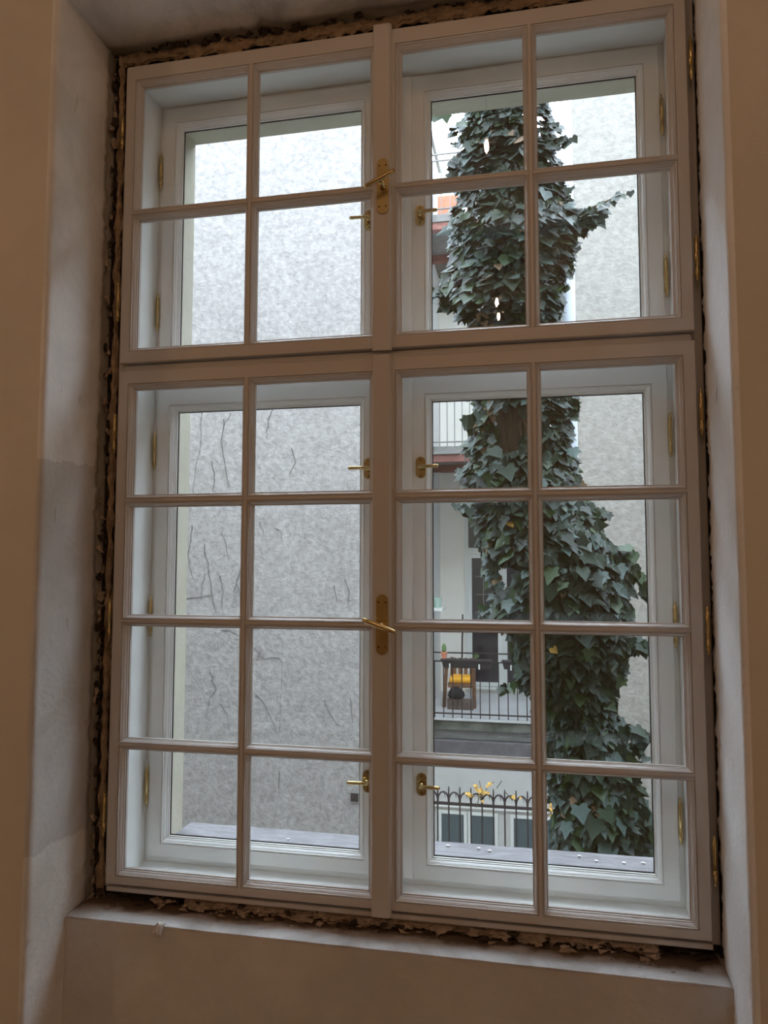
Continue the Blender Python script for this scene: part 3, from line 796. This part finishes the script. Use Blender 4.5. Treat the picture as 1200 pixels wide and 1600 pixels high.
# side shoots: a stem with leaves along it, in the outline the photograph shows
SHOOTS = [([(850, 300), (880, 325), (905, 350)], 22, .085, .075), ([(850, 350), (890, 345), (930, 335)], 20, .085, .07), ([(850, 310), (870, 290), (890, 290)], 8, .07, .05), ([(720, 420), (705, 455), (715, 475), (740, 470)], 22, .085, .08), ([(868, 345), (910, 330), (940, 318), (962, 308), (985, 303)], 9, .06, .045), ([(870, 300), (895, 330), (925, 335), (945, 328)], 12, .09, .07), ([(880, 360), (915, 350), (940, 340)], 9, .085, .07),
          ([(735, 420), (705, 445), (690, 455), (675, 463)], 11, .085, .06), ([(730, 440), (705, 470), (700, 480)], 8, .10, .08), ([(745, 400), (715, 425)], 6, .07, .06),
          ([(860, 225), (880, 222), (898, 213)], 7, .07, .05), ([(855, 200), (868, 188), (872, 205)], 5, .07, .06), ([(720, 190), (708, 200), (712, 230)], 6, .08, .07), ([(715, 240), (708, 280)], 4, .08, .07),
          ([(880, 370), (893, 380), (895, 400), (885, 430)], 9, .08, .06), ([(870, 440), (882, 450)], 4, .09, .07), ([(860, 480), (862, 500)], 3, .07, .05),
          ([(905, 790), (930, 795), (952, 800)], 7, .07, .05), ([(950, 870), (985, 880), (1005, 900), (1010, 935)], 12, .09, .07), ([(960, 860), (975, 855), (990, 870)], 6, .08, .06),
          ([(930, 940), (960, 965), (975, 968)], 7, .08, .06), ([(970, 1000), (1000, 1002), (985, 1015)], 8, .08, .07), ([(960, 1015), (972, 1040), (970, 1060)], 5, .09, .08),
          ([(810, 1060), (800, 1072), (785, 1078)], 5, .06, .05), ([(970, 1140), (995, 1140), (1008, 1146)], 6, .09, .08), ([(985, 1160), (1008, 1180)], 5, .06, .05), ([(985, 1190), (1005, 1200)], 5, .08, .06),
          ([(1000, 1265), (1018, 1280), (1022, 1310)], 9, .08, .07), ([(735, 650), (748, 660)], 4, .09, .08), ([(735, 745), (725, 735)], 4, .09, .08), ([(740, 800), (722, 795), (716, 790)], 5, .06, .05), ([(890, 745), (903, 752)], 4, .09, .07), ([(885, 630), (900, 628)], 4, .08, .06), ([(760, 960), (752, 945)], 5, .07, .06), ([(1000, 1225), (1004, 1240)], 3, .06, .05),
          ([(740, 165), (712, 168), (697, 172)], 0, .1, .1)]
for pts, n, s0, s1 in SHOOTS:
    P3 = [onY(x, y, YT-.12+.02*math.sin(k)) for k, (x, y) in enumerate(pts)]
    MB().tube(P3, [.006]*(len(P3)-1)+[.002], 5).build('climbing_stem', 'stem', ivy)
    n = int(n*1.4)
    for k in range(n):
        t = (k+.6)/n*(len(pts)-1); i = min(int(t), len(pts)-2); f = t-i
        x = pts[i][0]*(1-f)+pts[i+1][0]*f; y = pts[i][1]*(1-f)+pts[i+1][1]*f
        add_leaf(x+random.uniform(-5, 5), y+random.uniform(-6, 5), -.13+random.uniform(-.03, .03), (s0+(s1-s0)*k/n)*random.uniform(1.0, 1.45), V((random.gauss(0, .4), -1, random.gauss(.1, .3))), random.choice((1, 1, 3, 0)))
add_leaf(697, 179, -.12, .085, V((0, -1, 0)), 3, .1, .1); add_leaf(681, 178, -.12, .085, V((.2, -1, 0)), 3, -.2, .1)
add_leaf(886, 318, -.2, .10, V((0, -1, .3)), 2, .5, .2); add_leaf(795, 812, -.33, .06, V((.1, -1, .1)), 5, .4, .2); add_leaf(862, 1012, -.33, .05, V((0, -1, 0)), 5, .8, .1)
for (x, y, s, sp) in ((792, 938, .10, .3), (797, 425, .12, .6), (810, 345, .12, -.5), (895, 700, .1, .2), (905, 1260, .11, .2), (930, 1280, .13, -.2), (885, 1285, .10, .1), (945, 1265, .10, .5), (838, 750, .12, 0), (790, 730, .13, .2), (770, 700, .1, .4)):
    add_leaf(x, y, -.36, s, V((random.gauss(0, .2), -1, .25)), random.choice((2, 2, 1)), sp, .3)

# the 300 that show largest are objects of their own; the rest is one mesh
order = sorted(range(len(leaves)), key=lambda i: -(leaves[i][4]*(1.0-leaves[i][3]*1.2)) if leaves[i][6] < 1345 and leaves[i][6] > 150 else 9)
top = set(order[:300])
for i in order[:300]:
    M, g, m = leaves[i][:3]; place('leaf', leaf_mesh(g, m), ivy, M)
mv = []; mf = []; mm = []
for i, L in enumerate(leaves):
    if i in top: continue
    p, f = GEO[L[1]]; o = len(mv); mv += [tuple(L[0] @ q) for q in p]; mf += [tuple(a+o for a in q) for q in f]; mm += [L[2]]*len(f)
me = bpy.data.meshes.new('leaf_mass'); me.from_pydata(mv, [], mf)
for n in LM: me.materials.append(MATS[n])
me.polygons.foreach_set('material_index', mm); me.polygons.foreach_set('use_smooth', [True]*len(mf))
lm = place('leaf_mass', me, ivy); lm['kind'] = 'stuff'; lm['label'] = 'mass of small ivy leaves round the trunk'

# dry vine with yellow leaves on the fence
dv = thing('dry_vine', (-.3, YF-.03, -1.7), 'dry vine with yellow leaves caught on top of the iron fence', 'vine')
for pts in ([(744, 1262), (752, 1236), (749, 1220)], [(750, 1250), (765, 1225), (772, 1222)], [(776, 1232), (784, 1220)], [(728, 1240), (740, 1245), (760, 1240)], [(790, 1238), (800, 1250), (808, 1248)]):
    MB().tube([onY(a, b, YF-.04) for a, b in pts], .006, 5).build('twig', 'stem', dv)
for k in range(34):
    cx, cy, sx, sy = random.choice(((763, 1225, 9, 3), (750, 1243, 5, 9), (757, 1238, 8, 6), (803, 1248, 8, 7), (732, 1240, 4, 3), (860, 1262, 2, 14), (748, 1231, 5, 3)))
    p = onY(random.gauss(cx, sx*.6), random.gauss(cy, sy*.6), YF-.045-random.random()*.03)
    place('leaf', leaf_mesh(random.randrange(6), 5), dv, leaf_matrix(p, V((random.gauss(0, .5), -1, random.gauss(.2, .5))), random.uniform(.035, .06), .2, random.uniform(-2, 2)))

# dead creeper on the left courtyard wall
dc = thing('dead_creeper', (-3.2, YF, -4), 'thin dead creeper tendrils clinging to the grey plastered wall behind the left panes', 'vine')
TEN = [[(316, 640), (313, 665), (314, 690), (306, 730), (300, 775), (296, 800)], [(300, 820), (298, 845), (294, 870), (298, 895), (303, 908)], [(319, 850), (324, 880), (328, 905), (332, 935), (338, 957)], [(347, 832), (352, 850), (357, 875)],
       [(368, 910), (365, 930), (362, 950)], [(344, 900), (348, 925), (346, 948)], [(398, 1012), (405, 1022), (413, 1030), (425, 1027), (437, 1028), (441, 1036), (440, 1060), (438, 1100), (437, 1150)], [(400, 1085), (408, 1094), (418, 1110), (425, 1125), (433, 1147)],
       [(326, 1045), (333, 1062), (338, 1078), (328, 1090), (324, 1110), (322, 1130)], [(345, 1100), (356, 1118), (358, 1140)], [(507, 1093), (514, 1112), (522, 1128), (533, 1136)], [(547, 1090), (549, 1108), (552, 1128)], [(321, 895), (315, 915), (316, 932)],
       [(345, 985), (360, 985), (374, 994)], [(425, 640), (418, 660), (416, 685)], [(455, 700), (462, 722), (452, 740)], [(540, 905), (545, 925), (543, 945)], [(522, 915), (526, 940)], [(350, 655), (346, 690), (352, 730), (358, 765)],
       [(292, 935), (310, 933), (330, 930)], [(375, 890), (370, 910), (374, 930)], [(430, 825), (440, 830), (442, 848)], [(405, 815), (412, 835)], [(330, 720), (336, 745), (332, 768)], [(408, 1015), (400, 1035)], [(436, 1205), (436, 1240)], [(360, 645), (350, 665)]]
for k, t in enumerate(TEN):
    pts = []
    for i in range(len(t)-1):
        for j in range(4):
            f = j/4; x = t[i][0]*(1-f)+t[i+1][0]*f; y = t[i][1]*(1-f)+t[i+1][1]*f
            pts.append(onY(x+2.6*nz(x*.13+k, y*.13, k), y, YF-.008))
    pts.append(onY(*t[-1], YF-.008))
    r = random.uniform(.0035, .0062)
    MB().tube(pts, [r*(1-.6*i/len(pts)) for i in range(len(pts))], 5).build('tendril', 'tendril', dc)
p = onY(554, 1246, YF)
vg = thing('vent_grille', (p.x, YF, p.z-.07), 'small dark square vent in the plastered wall left of the window centre', 'vent')
MB().ring(p.x-.055, p.x+.055, p.z-.06, p.z+.06, [(0, YF-.001), (0, YF-.012), (1, YF-.012), (1, YF-.001)], (.012,)*4).build('frame', 'iron_grey', vg)
for k in range(5): MB().box(p.x-.055, p.x+.055, YF-.010, YF-.001, p.z-.058+.024*k, p.z-.040+.024*k).build('slat', 'iron', vg)

# ------------------------------------------------------------------ debris on the plaster ledge
def chip(p, s, seed, m, name, label, group, flat=.5):
    bmx = bmesh.new(); rnd = random.Random(seed)
    for k in range(9):
        bmx.verts.new((rnd.uniform(-1, 1)*s, rnd.uniform(-1, 1)*s*.7, rnd.uniform(0, 1)*s*flat))
    bmesh.ops.convex_hull(bmx, input=bmx.verts)
    me = bpy.data.meshes.new(name); bmx.to_mesh(me); bmx.free(); me.materials.append(MATS[m])
    o = place(name, me, None, T(p)); tag(o, label, 'debris', group); return o


for i, (px, py, s, m) in enumerate(((455, 1449, .010, 'chip'), (395, 1432, .006, 'chip'), (300, 1430, .006, 'chip'), (310, 1440, .008, 'chip'), (370, 1434, .005, 'chip'), (168, 1418, .006, 'chip'), (150, 1425, .005, 'chip'), (185, 1413, .005, 'chip'), (130, 1430, .004, 'chip'),
                                    (500, 1448, .004, 'chip'), (770, 1473, .004, 'chip'), (992, 1510, .005, 'chip'), (1012, 1505, .004, 'chip'), (915, 1497, .004, 'chip'), (330, 1428, .006, 'chip'), (540, 1456, .004, 'chip'))):
    chip(onZ(px, py, ZI+.0015), s, i, m, 'plaster_chip', 'pale plaster crumb lying on the broken ledge under the window', 'plaster crumbs on the ledge')
for i, (px, py, s) in enumerate(((1051, 1520, .006), (1085, 1518, .005), (1015, 1508, .004), (955, 1500, .004), (980, 1505, .003), (1030, 1512, .003), (1000, 1512, .003), (250, 1418, .008), (262, 1421, .007), (225, 1416, .008), (240, 1424, .006), (275, 1426, .007), (200, 1412, .006), (310, 1425, .006))):
    chip(onZ(px, py, ZI+.0015), s, 50+i, 'chip_dark', 'rubble_crumb', 'dark brown crumb of rubble lying on the broken ledge', 'rubble crumbs on the ledge')
# curled plaster flake hanging over the front edge
fl = MB(); q = onZ(248, 1447, ZI+.004)
P = [[(q.x+.014*(j/6-.5)*2+.003*nz(i, j), q.y+.012-.026*(i/8)+.006*math.sin(j*1.3), ZI+.004+.010*math.sin(j/6*math.pi)-(0 if i < 5 else (i-4)*.006)) for j in range(7)] for i in range(9)]
o = fl.grid(P).build('plaster_flake', 'chip', smooth=True); d = o.modifiers.new('thickness', 'SOLIDIFY'); d.thickness = .003
tag(o, 'curled white plaster flake hanging over the front edge of the ledge at left', 'debris')

# ------------------------------------------------------------------ lamps of the room (two seen as reflections, two unseen ones added as fill light)
BULB = MB().lathe([(.006, 0), (.007, -.008), (.0105, -.020), (.0115, -.034), (.009, -.050), (.004, -.062), (.0015, -.066)], 14).mesh('bulb', 'bulb_glow', True)
BULB_DIM = BULB.copy(); BULB_DIM.materials[0] = MATS['bulb_dim']
for x, y, dz, bm, lab in ((.235, -1.27, 0, BULB_DIM, 'bare bulb nearest the window, seen as a warm reflection on the ivy top'), (.185, -3.40, 0, BULB, 'bare bulb in mid room, seen as a warm reflection low on the upper ivy'),
                          (2.4, -3.4, -1.2, BULB, 'added fill bulb on a long cord, out of view at the right side of the room'), (-2.7, -2.2, -1.2, BULB, 'added fill bulb on a long cord, out of view by the left side wall of the room')):
    l = thing('ceiling_lamp', (x, y, H), lab, 'lamp', 'bare bulbs of the room')
    MB().lathe([(.045, -.025), (.045, -.002)], 16, (x, y, H)).build('ceiling_rose', 'lamp_metal', l)
    MB().tube([(x, y, H-.02), (x, y, H-.33+dz)], .003, 6).build('cord', 'black_cloth', l)
    MB().lathe([(.018, -.375), (.020, -.33), (.008, -.325)], 12, (x, y, H+dz)).build('socket', 'lamp_metal', l)
    MB().lathe([(.020, -.345), (.026, -.350), (.045, -.366), (.045, -.369), (.026, -.356), (.020, -.352)], 24, (x, y, H+dz)).build('added_spill_cap', 'black_cloth', l)  # black cap added to keep the bulb's light off the ceiling
    place('bulb', bm, l, T((x, y, H-.370+dz)))
